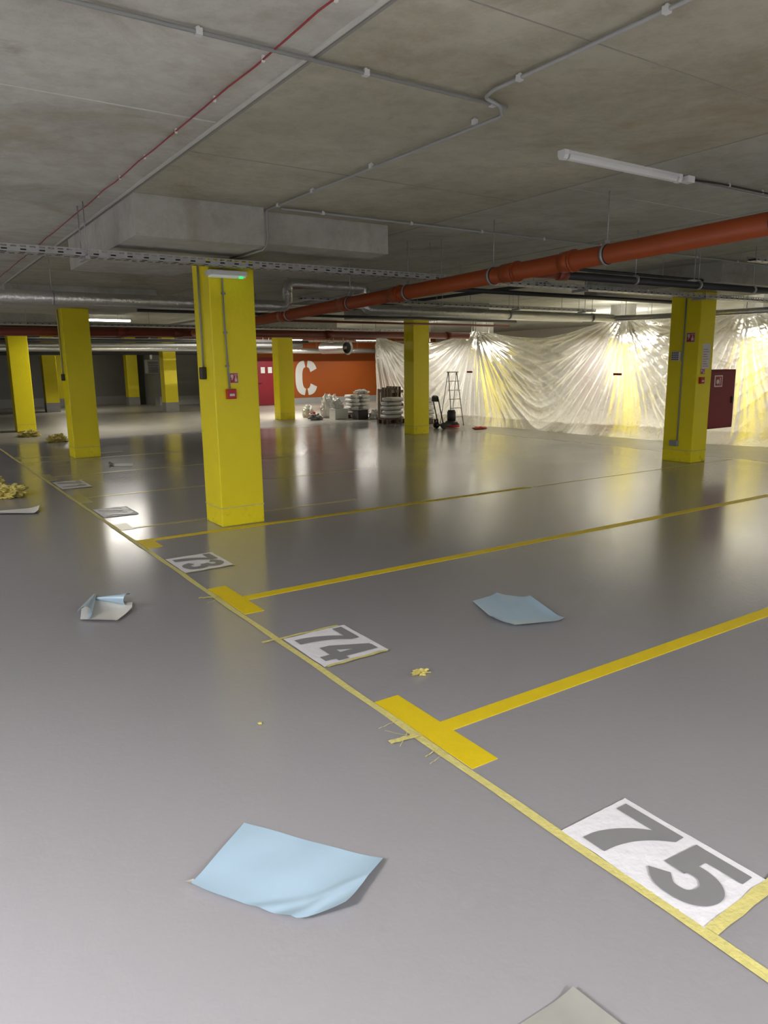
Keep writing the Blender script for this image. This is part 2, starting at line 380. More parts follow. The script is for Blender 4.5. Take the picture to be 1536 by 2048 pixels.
# ---------------------------------------------------------------- loose papers
def loft(bm,top,bot,nu,nv,zf,mi=0):
    def pl(pts,t):
        L=[0]
        for a,c in zip(pts,pts[1:]): L.append(L[-1]+(Vector(a)-Vector(c)).length)
        s=t*L[-1]
        for i in range(len(pts)-1):
            if s<=L[i+1]+1e-9:
                q=(s-L[i])/(L[i+1]-L[i]); return Vector(pts[i]).lerp(Vector(pts[i+1]),q)
        return Vector(pts[-1])
    g=[]
    for i in range(nu+1):
        r=[]
        for j in range(nv+1):
            u=i/nu;v=j/nv; p=pl(top,u).lerp(pl(bot,u),v); r.append(bm.verts.new((p.x,p.y,zf(u,v))))
        g.append(r)
    for i in range(nu):
        for j in range(nv):
            f=bm.faces.new((g[i][j],g[i+1][j],g[i+1][j+1],g[i][j+1])); f.smooth=True; f.material_index=mi
sm=lambda x:max(0,min(1,x))**2
single('paper_sheet',lambda bm:loft(bm,[(.95,2.44),(1.27,1.94)],[(.655,2.2),(.88,1.85),(1.03,1.80)],50,36,
   lambda u,v:.004+.035*sm((u-.6)/.4)*(.4+.6*v)+.014*sm((.25-u)/.25)*v+.008*sm((v-.7)/.3)+.010*max(0,1-abs((u-.78)+(v-.8)*.5)*10)*sm(v)+.006*max(0,1-abs((u-.6)+(v-.85)*.9)*12)*sm(v)+.003*math.sin(u*7+v*3)**2),'blue',(.95,2.1,0),'large light blue backing paper with lifted corners on floor','paper','discarded backing papers')
single('paper_scrap',lambda bm:loft(bm,[(.645,2.24),(.675,2.235)],[(.64,2.205),(.67,2.20)],6,6,lambda u,v:.01+.02*(1-u)*v),'paperwhite',(.65,2.22,0),'tiny curled white paper scrap beside blue sheet','paper')
single('paper_sheet',lambda bm:loft(bm,[(3.45,4.0),(3.72,4.02),(3.85,3.80)],[(3.27,3.57),(3.31,3.40),(3.65,3.27)],40,30,
   lambda u,v:.005+.02*sm((v-.75)/.25)+.02*sm((.2-u)/.2)*v+.03*max(0,1-abs(u-.5)*9)*(1-v)*.35+.02*sm((u-.85)/.15)),'blue',(3.5,3.7,0),'light blue backing paper with a crease lying on floor','paper','discarded backing papers')
t=Thing('curled_paper',(1.12,5.4,0),'white paper with two blue curled flaps on floor','paper')
t.part('sheet',lambda bm:loft(bm,[(.99,5.55),(1.12,5.72),(1.33,5.43)],[(.92,5.26),(1.13,5.08),(1.28,5.26)],24,20,lambda u,v:.004+.02*sm((u-.7)/.3)+.02*sm((v-.8)/.2)),'paperwhite')
def curl(bm,p0,p1,r0,r1,a0,a1):
    p0=Vector(p0);p1=Vector(p1);d=(p1-p0).normalized();s=d.cross(Vector((0,0,1))).normalized();n=14;prev=None
    for i in range(n+1):
        a=a0+(a1-a0)*i/n; o=s*math.cos(a)+Vector((0,0,1))*math.sin(a)
        A=bm.verts.new(p0+Vector((0,0,r0))+o*r0);B=bm.verts.new(p1+Vector((0,0,r1))+o*r1)
        if prev: bm.faces.new((prev[0],prev[1],B,A)).smooth=True
        prev=(A,B)
t.part('flap',lambda bm:curl(bm,(.96,5.28,.004),(1.14,5.80,.004),.05,.012,-1.2,3.0),'blue',label='light blue curled flap')
t.part('flap',lambda bm:curl(bm,(1.14,5.70,.004),(1.30,5.44,.004),.012,.045,-1.2,2.4),'blue',label='light blue curled flap')
single('paper_sheet',lambda bm:loft(bm,[(1.41,1.18),(1.43,.95)],[(1.2,1.185),(1.15,.95)],24,20,lambda u,v:.004+.012*sm((.4-v)/.4)),'papergrey',(1.35,1.05,0),'dull grey translucent paper with a pointed corner','paper','discarded backing papers')
single('paper_sheet',lambda bm:loft(bm,[(.9,10.25),(1.43,10.15)],[(.85,9.95),(1.3,9.72),(1.36,9.80)],24,16,lambda u,v:.005+.03*sm((u-.7)/.3)+.04*sm((v-.7)/.3)*(1-u)),'paperwhite',(1.15,10,0),'off-white paper sheet curling on the floor','paper','discarded backing papers')
single('paper_sheet',lambda bm:loft(bm,[(3.25,14.1),(3.62,13.85)],[(3.15,13.75),(3.5,13.45)],14,10,lambda u,v:.005+.05*sm((.3-u)/.3)),'papergrey',(3.35,13.8,0),'dull grey paper lying behind the tall column','paper','discarded backing papers')
def crumple(name,loc,sz,m,lab,cat,sub=4,amp=.45,seed=0,group=None):
    bm=bmesh.new(); bmesh.ops.create_icosphere(bm,subdivisions=sub,radius=1)
    for v in bm.verts:
        p=v.co.copy(); q=p*2.3+Vector((seed*3.1,seed*1.7,seed))
        f=1+amp*(noise.noise(q)*1.2+ (abs(noise.noise(q*2.7))-.25)*1.1)
        v.co=Vector((p.x*f*sz[0],p.y*f*sz[1],max(-sz[2]*.6,p.z*f*sz[2])))
    zmin=min(v.co.z for v in bm.verts)
    for v in bm.verts: v.co+=Vector((loc[0],loc[1],loc[2]-zmin+.002))
    for f in bm.faces: f.smooth=sub<4
    return meta(make(name,bm,m,(loc[0],loc[1],loc[2])),lab,cat,group)
crumple('tape_ball',(2.35,3.17,0),(.045,.025,.016),'wrap','small crumpled ball of yellow masking tape','tape waste',seed=1,amp=.9,group='tape waste')
crumple('tape_ball',(1.34,3.15,0),(.010,.010,.005),'wrap','tiny scrap of yellow tape','tape waste',sub=3,seed=2,group='tape waste')
crumple('tape_heap',(1.20,11.35,0),(.24,.22,.10),'wrap','heap of crumpled yellow masking tape','tape waste',sub=5,seed=3,group='tape waste')
crumple('tape_heap',(1.12,12.1,0),(.13,.13,.14),'wrap','upright crumpled yellow masking tape heap','tape waste',sub=5,seed=4,group='tape waste')
crumple('tape_heap',(2.95,21.4,0),(.24,.3,.10),'wrap','distant heap of crumpled yellow tape','tape waste',sub=5,seed=5,group='tape waste')
crumple('tape_heap',(3.30,19.4,0),(.22,.25,.11),'wrap','crumpled yellow tape heap behind column','tape waste',sub=5,seed=6,group='tape waste')
crumple('tape_heap',(3.72,17.6,0),(.12,.15,.06),'wrap','low crumpled yellow tape by column base','tape waste',sub=4,seed=8,group='tape waste')
# ---------------------------------------------------------------- ceiling conduits
def conduit(path,r,clips,m,label,name='conduit',clipm='clip',bend=.05):
    t=Thing(name,path[0],label,'conduit')
    t.part('tube',lambda bm:bsweep(bm,path,r,8,bend),m)
    e=.004 if r>.01 else .002
    for c in clips:
        c=Vector(c); t.part('clip',lambda bm:(bbox(bm,c-Vector((r+e,r+e,r+e)),c+Vector((r+e,r+e,r+e))),bbox(bm,c+Vector((-.006,-.006,r)),c+Vector((.006,.006,.023)))),clipm)
    return t
zc=CEIL-.024; rc=.0105
conduit([(-8,3.36,zc),(3.11,3.36,zc)],rc,[(1.30,3.36,zc),(2.16,3.36,zc),(.4,3.36,zc),(3.0,3.36,zc)],'conduit','grey plastic conduit clipped to the concrete ceiling')
conduit([(2.86,-6,zc),(2.86,3.2,zc),(2.9,3.31,zc),(3.0,3.30,zc-.025),(3.13,3.42,zc-.025),(3.12,6.60,zc),(3.12,6.60,2.9),(3.12,6.7,2.84),(3.12,7.5,2.84)],rc,[(2.86,3.0,zc),(2.86,2.14,zc),(3.12,3.65,zc),(3.12,4.8,zc),(3.12,5.7,zc),(3.12,6.35,zc)],'conduit','grey conduit jogging across the ceiling towards the column',bend=.03)
conduit([(3.2,6.46,zc),(13.5,6.46,zc)],rc,[(x,6.46,zc) for x in (3.64,4.68,5.64,6.6,7.6,8.6,9.6,10.6)],'conduit','grey conduit running across ceiling past drop panel')
conduit([(5.56,3.82,zc),(5.9,3.78,zc),(9,3.76,zc)],.008,[(6.0,3.78,zc),(6.5,3.78,zc)],'rubber','thin dark cable feeding the ceiling lamp')
conduit([(5.56,3.86,zc),(9,3.84,zc)],.008,[],'conduit','thin grey cable feeding the ceiling lamp')
rp=[(1.66+.004*math.sin(i*1.7),-4+i*.33,CEIL-.020-.004*math.sin(i*2.3)) for i in range(0,62)]
conduit(rp,.0045,[(1.665,y,CEIL-.024) for y in (2.8,3.49,4.12,4.77,5.44,6.1,6.8)],'redcable','thin red fire alarm cable clipped along ceiling',name='alarm_cable',clipm='paperwhite',bend=.0)
# ---------------------------------------------------------------- lamps
def lamp(x,y,z,L,along='x',on=False,power=0,up=0,lab=None,col=(1,.95,.86),sc=1.0,wd=.12):
    t=Thing('batten_lamp',(x,y,z),lab or ('lit white fluorescent batten lamp under ceiling' if on else 'white fluorescent batten lamp mounted on ceiling'),'lamp','batten lamps')
    def xf(p):
        return (x+p[0],y+p[1]*sc,z+p[2]*sc) if along=='x' else (x-p[1]*sc,y+p[0],z+p[2]*sc)
    def prof(bm,pr,l0,l1):
        A=[bm.verts.new(xf((l0,a,c))) for a,c in pr];B=[bm.verts.new(xf((l1,a,c))) for a,c in pr]
        n=len(pr)
        for i in range(n): bm.faces.new((A[i],A[(i+1)%n],B[(i+1)%n],B[i]))
        bm.faces.new(A[::-1]);bm.faces.new(B)
    h=L/2
    t.part('housing',lambda bm:prof(bm,[(-.045,.05),(.045,.05),(.052,.015),(-.052,.015)],-h,h),'white')
    t.part('diffuser',lambda bm:prof(bm,[(-.048,.014),(.048,.014),(.046,-.015),(.03,-.035),(0,-.042),(-.03,-.035),(-.046,-.015)],-h+.04,h-.04),'lamp_on' if on else 'lamp_off')
    for s_ in (-1,1):
        t.part('end_cap',lambda bm:prof(bm,[(-.052,.05),(.052,.05),(.054,.0),(.034,-.04),(0,-.048),(-.034,-.04),(-.054,.0)],s_*h-.02*1,s_*h+.02),'white')
    if CEIL-z>.06:
        for s_ in (-.3,.3):
            p=xf((s_*L,0,0)); t.part('hanger_rod',lambda bm:bcyl(bm,(p[0],p[1],z+.05),(p[0],p[1],CEIL),.005,6),'zinc')
    for pw,dz,fl in ((power,-.06,0),(up,.08,math.pi)):  # tube light downwards, plus an added uplight that brightens the ceiling
        if not(on and pw): continue
        ld=bpy.data.lights.new('tube_and_uplight','AREA'); ld.shape='RECTANGLE'; ld.size=L; ld.size_y=wd; ld.energy=pw; ld.color=col
        lo=bpy.data.objects.new('tube_and_uplight',ld); COL.objects.link(lo); lo.parent=t.e; lo.location=(0,0,dz)
        lo.rotation_euler=(fl,0,math.pi/2 if along!='x' else 0)
    return t
lamp(4.75,3.85,3.168,1.3,lab='unlit white fluorescent batten lamp on concrete ceiling',sc=.64)
single('junction_box',lambda bm:bbox(bm,(5.47,3.80,3.15),(5.56,3.87,3.2)),'white',(5.5,3.83,3.14),'small white junction box beside ceiling lamp','junction box',bevel=.006)
for x,y,p,u,zz in ((5.4,22.2,110,0,3.1),(11.6,24.0,230,0,3.1),(6.0,33,80,0,2.8),(14.5,29,90,0,2.85),(18.5,29,50,0,2.85)):
    lamp(x,y,zz,1.3,'x',True,p,u)
CO=(.98,.965,1)
for x,y,p,u in ((-2.5,1.0,330,200),(-2.5,-4.0,180,120),(1.5,-3.0,320,220),(6.5,-3.0,230,150),(-3.5,8.5,220,180),(11,-2.5,150,80),(-3.5,16,170,150)):  # unseen lamps added out of view to light column, floor and ceiling
    lamp(x,y,2.55,1.3,'x',True,p,u,col=CO)
for x,y,p,u in ((15.1,17.3,125,25),(15.2,11.8,130,25),(15.55,8.6,95,20),(16.6,4.6,70,20),(20.5,16,110,50),(20.5,10,110,50),(15.4,20.6,60,15),(17.8,14.3,105,50)):
    lamp(x,y,2.42,1.3,'y',True,p,u,col=(1,.955,.87))
# ---------------------------------------------------------------- cable tray
def tray(y,z,x0,x1,w,rods,label,hgt=.06):
    t=Thing('cable_tray',((x0+x1)/2,y,z),label,'cable tray')
    def plate(bm,f,u0,u1):
        us=[];u=u0
        while u<u1: us+= [u,u+.028]; u+=.075
        vs=[0,.18,.40,.60,.82,1]
        V={}
        for i,uu in enumerate(us):
            for j,vv in enumerate(vs): V[i,j]=bm.verts.new(f(uu,vv))
        for i in range(len(us)-1):
            for j in range(5):
                if i%2==1 and ((j in(1,) and (i//2)%2==0) or j==3): continue
                bm.faces.new((V[i,j],V[i+1,j],V[i+1,j+1],V[i,j+1]))
    t.part('front_flange',lambda bm:plate(bm,lambda u,v:(u,y-w/2,z+hgt*v),x0,x1),'zinc')
    t.part('rear_flange',lambda bm:plate(bm,lambda u,v:(u,y+w/2,z+hgt*v),x0,x1),'zinc')
    t.part('bottom_plate',lambda bm:plate(bm,lambda u,v:(u,y-w/2+w*v,z),x0,x1),'zinc')
    t.part('cable_bundle',lambda bm:[bcyl(bm,(x0,y-w/2+.03+.03*i,z+.016),(x1,y-w/2+.03+.03*i,z+.016),.011,6) for i in range(max(2,int(w/.04)))],'black')
    for r in rods:
        for s_ in (-w/2-.012,w/2+.012):
            t.part('hanger_rod',lambda bm:bcyl(bm,(r,y+s_,z-.02),(r,y+s_,CEIL),.005,6),'zinc')
        t.part('bracket',lambda bm:bbox(bm,(r-.02,y-w/2-.03,z-.03),(r+.02,y+w/2+.03,z-.003)),'zinc')
tray(7.30,2.745,-6,14,.2,(-1.2,1.62,5.65,8.2,11.0),'perforated galvanised cable tray hung below the ceiling')
tray(5.3,2.95,9.0,14,.12,(9.5,12.5),'perforated cable tray near the plastic film')
tray(11.5,2.86,6.0,13.4,.15,(7,9,11,13),'perforated cable tray crossing behind the orange pipe')
tray(18.2,2.72,-8,13,.2,(0,4,8,12),'distant perforated galvanised cable tray')
tray(26.2,2.68,-8,20,.3,(0,5,10,15),'distant wide perforated cable tray')
# ---------------------------------------------------------------- foil duct
zi=2.61
t=Thing('insulated_duct',(3,10,zi),'silver foil insulated pipe with raised loop','pipe')
t.part('duct_run',lambda bm:bsweep(bm,[(-8,10,zi),(5.0,10,zi),(5.0,10,2.93),(6.35,10,2.93),(6.35,10,zi),(12.2,10,zi)],.078,20,.1,5),'foil')
for x in (-.8,1.8,4.3,7.2,9.4,11.6):
    t.part('hanger_rod',lambda bm:bcyl(bm,(x,10,zi+.07),(x,10,CEIL),.005,6),'zinc')
    t.part('clamp',lambda bm:bcyl(bm,(x-.015,10,zi),(x+.015,10,zi),.083,20),'zinc')
t=Thing('insulated_duct',(12.24,10,zi),'thin silver insulated branch pipe','pipe')
t.part('duct_run',lambda bm:bsweep(bm,[(12.24,9.98,zi),(12.9,9.6,zi+.02),(13.4,6.2,zi+.02)],.055,14,.2),'foil')
for x,y in ((12.9,9.6),(13.3,6.75)): t.part('hanger_rod',lambda bm:bcyl(bm,(x,y,zi+.03),(x,y,CEIL),.005,6),'zinc')
# ---------------------------------------------------------------- orange drain pipe
oz=lambda y:2.775-.0215*y
t=Thing('drain_pipe',(5.38,6,2.6),'large orange plastic drain pipe sloping under ceiling','pipe')
R0=.083
t.part('pipe_run',lambda bm:bsweep(bm,[(5.38,-6,oz(-6)),(5.38,15.2,oz(15.2)),(5.9,16.0,2.47)],R0,24,.4),'pvc')
for y,l in ((5.72,.18),(9.0,.16),(7.75,.16),(4.95,.12),(10.9,.16),(12.6,.16),(2.2,.16),(14,.16)):
    t.part('coupling',lambda bm:(bcyl(bm,(5.38,y-l/2,oz(y-l/2)),(5.38,y+l/2,oz(y+l/2)),R0+.012,24),bcyl(bm,(5.38,y-l/2-.03,oz(y-l/2-.03)),(5.38,y-l/2,oz(y-l/2)),R0+.018,24)),'pvc')
for y in (4.50,5.97,7.5,8.85,10.7,3.0,12.3):
    t.part('clamp',lambda bm:(bcyl(bm,(5.38,y-.014,oz(y)),(5.38,y+.014,oz(y)),R0+.01,24),bbox(bm,(5.36,y-.012,oz(y)+R0),(5.40,y+.012,oz(y)+R0+.035))),'zinc')
    t.part('clamp_liner',lambda bm:bcyl(bm,(5.38,y-.022,oz(y)),(5.38,y+.022,oz(y)),R0+.005,24),'rubber')
    t.part('hanger_rod',lambda bm:bcyl(bm,(5.38,y,oz(y)+R0),(5.38,y,CEIL),.005,6),'zinc')
t.part('branch',lambda bm:(bcyl(bm,(5.40,5.62,oz(5.7)),(6.05,5.61,oz(5.7)),.045,20),bcyl(bm,(5.95,5.612,oz(5.7)),(6.08,5.61,oz(5.7)),.055,20)),'pvcdark',label='dark red branch pipe stub')
t=Thing('black_pipe',(8,5.6,2.65),'black plastic pipe running from orange branch','pipe')
t.part('pipe_run',lambda bm:bsweep(bm,[(6.085,5.61,oz(5.7)),(14,5.6,2.68)],.042,16),'black')
for x in (7.2,8.4,9.6,10.8,12):
    t.part('clamp',lambda bm:bcyl(bm,(x-.014,5.6,2.665),(x+.014,5.6,2.665),.052,16),'zinc')
    t.part('hanger_rod',lambda bm:bcyl(bm,(x,5.6,2.7),(x,5.6,CEIL),.004,6),'zinc')
t=Thing('drain_pipe',(5,16.15,2.5),'dark red drain pipe crossing behind the columns','pipe')
zo=lambda x:2.47+.004*x
t.part('pipe_run',lambda bm:bsweep(bm,[(-8,16.2,zo(-8)),(13.7,16.2,zo(13.4))],.085,20),'pvcdark')
for x in (-1,1.6,4.2,5.4,7,9.2,12,13):
    t.part('coupling',lambda bm:bcyl(bm,(x-.09,16.2,zo(x)),(x+.09,16.2,zo(x)),.1,20),'pvcdark')
for x in (0,2.4,4.8,7.6,10.2,12.5):
    t.part('hanger_rod',lambda bm:bcyl(bm,(x,16.2,zo(x)+.07),(x,16.2,CEIL),.005,6),'zinc')
def simplepipe(p0,p1,r,m,lab,rods=4):
    t=Thing('service_pipe',p0,lab,'pipe')
    t.part('pipe_run',lambda bm:bcyl(bm,p0,p1,r,14),m)
    for i in range(rods):
        q=Vector(p0).lerp(Vector(p1),(i+.5)/rods); t.part('hanger_rod',lambda bm:bcyl(bm,q,(q.x,q.y,CEIL),.005,6),'zinc')
simplepipe((-8,26.8,2.42),(13.0,26.8,2.42),.1,'foil','distant silver pipe under the ceiling')
simplepipe((-8,30.3,2.35),(13.2,30.3,2.35),.09,'black','distant dark pipe before the rear wall')
simplepipe((2,28.5,2.95),(18,28.5,2.93),.06,'pvcdark','distant narrow red pipe')
simplepipe((-8,20.5,2.78),(13.2,20.5,2.78),.04,'black','dark thin pipe crossing the ceiling')
simplepipe((-8,13.0,2.9),(13.6,13.0,2.9),.03,'zinc','thin steel pipe crossing the ceiling')
simplepipe((6.5,8.8,2.84),(12.6,8.8,2.84),.035,'black','thin black pipe under the ceiling')
simplepipe((8.3,12.2,2.72),(13.8,12.2,2.72),.04,'foil','thin silver pipe before the film')
simplepipe((7.6,6.9,2.95),(12.6,6.9,2.95),.02,'black','thin black cable conduit')
simplepipe((13.2,30.2,2.42),(22,30.2,2.42),.12,'foil','silver pipe along the orange wall')
simplepipe((4.0,14.2,2.80),(13.6,14.2,2.80),.03,'black','black pipe crossing before distant columns',6)
simplepipe((5.7,14.45,2.70),(13.6,14.45,2.70),.025,'pvcdark','thin red pipe crossing before distant columns',5)
simplepipe((-6,24.8,2.62),(13.2,24.8,2.62),.05,'black','dark pipe among far ceiling services',6)
simplepipe((-6,25.3,2.50),(13.2,25.3,2.50),.07,'zinc','steel pipe among far ceiling services',6)
simplepipe((9.3,9.0,3.05),(9.3,24,3.05),.03,'black','black pipe running deep along the ceiling',6)
simplepipe((7.7,10.5,3.08),(7.7,24,3.08),.04,'zinc','steel pipe running deep into the garage',6)
# jet fan
d=Vector((.25,-.97,0)).normalized(); c1=Vector((16.5,27.5,2.5)); c0=c1-d*1.5
t=Thing('jet_fan',c1,'silver jet fan hanging before the orange wall','fan')
t.part('casing',lambda bm:bcyl(bm,c0,c1,.25,24,cap=False),'foil')
t.part('mouth_ring',lambda bm:(bcyl(bm,c1,c1+d*.06,.25,24,.31,cap=False)),'white')
t.part('impeller_disc',lambda bm:bcyl(bm,c1-d*.3,c1-d*.28,.245,24),'black')
t.part('hub',lambda bm:bcyl(bm,c1-d*.28,c1-d*.05,.1,16,.05),'zinc')
for q in (.2,1.3):
    p=c0+d*q; t.part('hanger_rod',lambda bm:bcyl(bm,p+Vector((0,0,.24)),(p.x,p.y,CEIL),.01,6),'zinc')
# heater
t=Thing('fan_heater',(9.85,33.4,1.9),'dark grey fan heater hanging before the rear wall','heater')
t.part('casing',lambda bm:bbox(bm,(9.6,33.2,1.50),(10.15,33.6,2.1)),'conduit',bevel=.03)
t.part('fan_grille',lambda bm:[bbox(bm,(9.65,33.17,1.55+.07*i),(10.1,33.199,1.59+.07*i)) for i in range(7)],'black')
t.part('bracket',lambda bm:bbox(bm,(9.8,33.35,2.1),(9.9,33.45,CEIL)),'zinc')
# ---------------------------------------------------------------- orange wall: letter C + door
def cletter(bm):
    cx,cz=16.35,1.2; w=.36; y=30.985; e=.72
    def sup(t_,a,b_):
        c=math.cos(t_); s=math.sin(t_)
        return a*math.copysign(abs(c)**e,c),b_*math.copysign(abs(s)**e,s)
    def arc(t0,t1,n=14):
        prev=None
        for i in range(n+1):
            t_=math.radians(t0+(t1-t0)*i/n)
            x,z=sup(t_,.58,.80); x2,z2=sup(t_,.58-w,.80-w*.85)
            A=bm.verts.new((cx+x,y,cz+z));B=bm.verts.new((cx+x2,y,cz+z2))
            if prev: bm.faces.new((prev[0],prev[1],B,A))
            prev=(A,B)
    arc(24,86,12); arc(96,264,30); arc(274,336,12)
single('wall_letter',cletter,'white',(16.4,30.98,1.2),'large white stencilled letter C on orange wall','wall letter')
D0=.22
t=Thing('door_1',(14.1+D0,30.95,0),'dark red metal door with two white notices','door'); t.e['kind']='structure'
t.part('frame',lambda bm:(bbox(bm,(13.55+D0,30.93,0),(13.63+D0,31,2.12)),bbox(bm,(14.6+D0,30.93,0),(14.68+D0,31,2.12)),bbox(bm,(13.63+D0,30.93,2.04),(14.6+D0,31,2.12))),'darkred')
t.part('door_leaf',lambda bm:bbox(bm,(13.63+D0,30.95,0.02),(14.6+D0,30.99,2.04)),'darkred')
for xx in (13.8,14.15): t.part('notice',lambda bm:bbox(bm,(xx+D0,30.94,1.45),(xx+.2+D0,30.949,1.72)),'white')
t.part('handle',lambda bm:bbox(bm,(13.68+D0,30.9,1.0),(13.82+D0,30.93,1.03)),'black')
# ---------------------------------------------------------------- attachments on column A
t=Thing('column_conduit',(2.89,7.75,1.7),'grey conduit with black switch on column face','conduit')
t.part('tube',lambda bm:bsweep(bm,[(2.88,7.85,2.84),(2.88,7.85,1.75)],.012,8),'conduit')
t.part('switch_box',lambda bm:bbox(bm,(2.84,7.81,1.62),(2.899,7.89,1.75)),'black',bevel=.01)
t=Thing('column_conduit',(3.1,7.58,1.6),'grey conduit ending at red call point','conduit')
t.part('tube',lambda bm:bsweep(bm,[(3.04,7.58,2.84),(3.04,7.58,2.2),(3.06,7.58,1.52)],.010,8),'conduit')
for z in (2.5,2.1,1.75): t.part('clip',lambda bm:bbox(bm,(3.028,7.567,z),(3.066,7.599,z+.018)),'conduit')
t=Thing('call_point',(3.1,7.57,1.45),'red fire alarm call point box on yellow column','fire alarm','call points')
t.part('housing',lambda bm:bbox(bm,(3.02,7.545,1.41),(3.125,7.599,1.515)),'red',bevel=.006)
t.part('glass_panel',lambda bm:bbox(bm,(3.045,7.54,1.44),(3.10,7.544,1.465)),'white')
def firesign(x0,x1,y,z0,z1,lab,axis='y'):
    t=Thing('fire_sign',((x0+x1)/2,y,z0),lab,'sign','fire signs')
    def bx(bm,u0,u1,v0,v1,d):
        if axis=='y': bbox(bm,(x0+(x1-x0)*u0,y-d,z0+(z1-z0)*v0),(x0+(x1-x0)*u1,y-d+.001,z0+(z1-z0)*v1))
        else: bbox(bm,(y-d,x1+(x0-x1)*u0,z0+(z1-z0)*v0),(y-d+.001,x1+(x0-x1)*u1,z0+(z1-z0)*v1))
    t.part('plate',lambda bm:bx(bm,0,1,0,1,.003),'red')
    t.part('border',lambda bm:(bx(bm,0,1,.0,.04,.005),bx(bm,0,1,.96,1,.005),bx(bm,0,.04,0,1,.005),bx(bm,.96,1,0,1,.005)),'white')
    t.part('hand_symbol',lambda bm:(bx(bm,.12,.42,.55,.85,.005),bx(bm,.2,.28,.3,.55,.005),bx(bm,.32,.38,.42,.55,.005)),'white')
    t.part('flame_symbol',lambda bm:(bx(bm,.58,.86,.15,.45,.005),bx(bm,.66,.78,.45,.7,.005),bx(bm,.52,.9,.78,.85,.005)),'white')
firesign(3.075,3.17,7.598,1.575,1.685,'red and white fire alarm sign on column')
t=Thing('exit_lamp',(3.1,7.45,2.68),'slim white emergency lamp with green led','lamp')
t.part('housing',lambda bm:bbox(bm,(2.86,7.44,2.68),(3.27,7.598,2.73)),'white',bevel=.008)
t.part('diffuser',lambda bm:bbox(bm,(2.88,7.45,2.662),(3.25,7.55,2.679)),'glow')
t.part('status_led',lambda bm:bbox(bm,(3.18,7.44,2.652),(3.22,7.47,2.672)),'green')
ld=bpy.data.lights.new('led_light','POINT'); ld.energy=.015; ld.color=(.1,1,.35); ld.shadow_soft_size=.02
lo=bpy.data.objects.new('led_light',ld); COL.objects.link(lo); lo.parent=t.e; lo.location=(.12,.0,-.06)
t=Thing('column_conduit',(2.9,15.6,1.6),'thin conduit with switch on distant column','conduit')
t.part('tube',lambda bm:bsweep(bm,[(2.89,15.7,2.88),(2.89,15.7,1.65)],.012,8,.1),'conduit')
t.part('switch_box',lambda bm:bbox(bm,(2.85,15.64,1.52),(2.909,15.73,1.65)),'black',bevel=.01)
t=Thing('column_conduit',(11.48,7.9,.4),'grey conduit with socket box near the floor','conduit')
t.part('tube',lambda bm:bsweep(bm,[(11.485,7.86,2.88),(11.485,7.86,.38)],.014,8),'conduit')
t.part('socket_box',lambda bm:bbox(bm,(11.43,7.83,.28),(11.499,7.99,.38)),'conduit',bevel=.01)
firesign(7.66,7.82,11.498,2.07,2.23,'red fire hose sign on yellow column','x')
t=Thing('grille_box',(11.45,8.0,1.8),'square grey vented box on yellow column','sounder')
t.part('housing',lambda bm:bbox(bm,(11.44,7.90,1.76),(11.499,8.06,1.92)),'white',bevel=.01)
t.part('vent_slots',lambda bm:[bbox(bm,(11.434,7.915+.036*i,1.775+.036*j),(11.439,7.935+.036*i,1.795+.036*j)) for i in range(4) for j in range(4)],'black')
t=Thing('call_point',(11.6,7.55,1.4),'red call point on the hydrant column','fire alarm','call points')
t.part('housing',lambda bm:bbox(bm,(11.56,7.53,1.37),(11.67,7.579,1.48)),'red',bevel=.006)
t.part('glass_panel',lambda bm:bbox(bm,(11.585,7.525,1.40),(11.645,7.529,1.43)),'white')
t=Thing('notice_sheet',(11.75,7.57,1.7),'white printed notice with red heading on column','sign')
t.part('sheet',lambda bm:bbox(bm,(11.62,7.573,1.62),(11.84,7.579,2.04)),'white')
t.part('printed_lines',lambda bm:[bbox(bm,(11.64,7.570,1.66+.04*i),(11.64+.16-.03*(i%3),7.5725,1.668+.04*i)) for i in range(8)],'red')
firesign(11.60,11.72,7.578,1.53,1.62,'small red fire alarm sign above call point')
t=Thing('hydrant_cabinet',(12.3,7.8,.6),'dark red metal hydrant cabinet fixed beside column','cabinet')
t.part('body',lambda bm:bbox(bm,(11.931,7.62,.56),(12.74,7.86,1.60)),'darkred',bevel=.006)
t.part('door',lambda bm:bbox(bm,(11.96,7.60,.59),(12.71,7.619,1.57)),'darkred',bevel=.005)
t.part('label_plate',lambda bm:bbox(bm,(12.06,7.593,1.30),(12.30,7.599,1.50)),'white')
t.part('hose_symbol',lambda bm:(bbox(bm,(12.085,7.59,1.32),(12.275,7.5925,1.48)),),'red')
t.part('hose_symbol',lambda bm:(bcyl(bm,(12.15,7.589,1.39),(12.15,7.586,1.39),.04,14),bbox(bm,(12.21,7.587,1.34),(12.23,7.589,1.46))),'white')
t.part('handle',lambda bm:bbox(bm,(12.62,7.58,1.0),(12.66,7.60,1.12)),'black')
t=Thing('smoke_detector',(9.2,6.2,3.1),'small white detector hanging from ceiling','detector')
t.part('rod',lambda bm:bcyl(bm,(8.9,6.0,2.78),(8.9,6.0,CEIL),.006,6),'zinc')
t.part('housing',lambda bm:bbox(bm,(8.82,5.95,2.74),(8.98,6.05,2.79)),'white',bevel=.01)
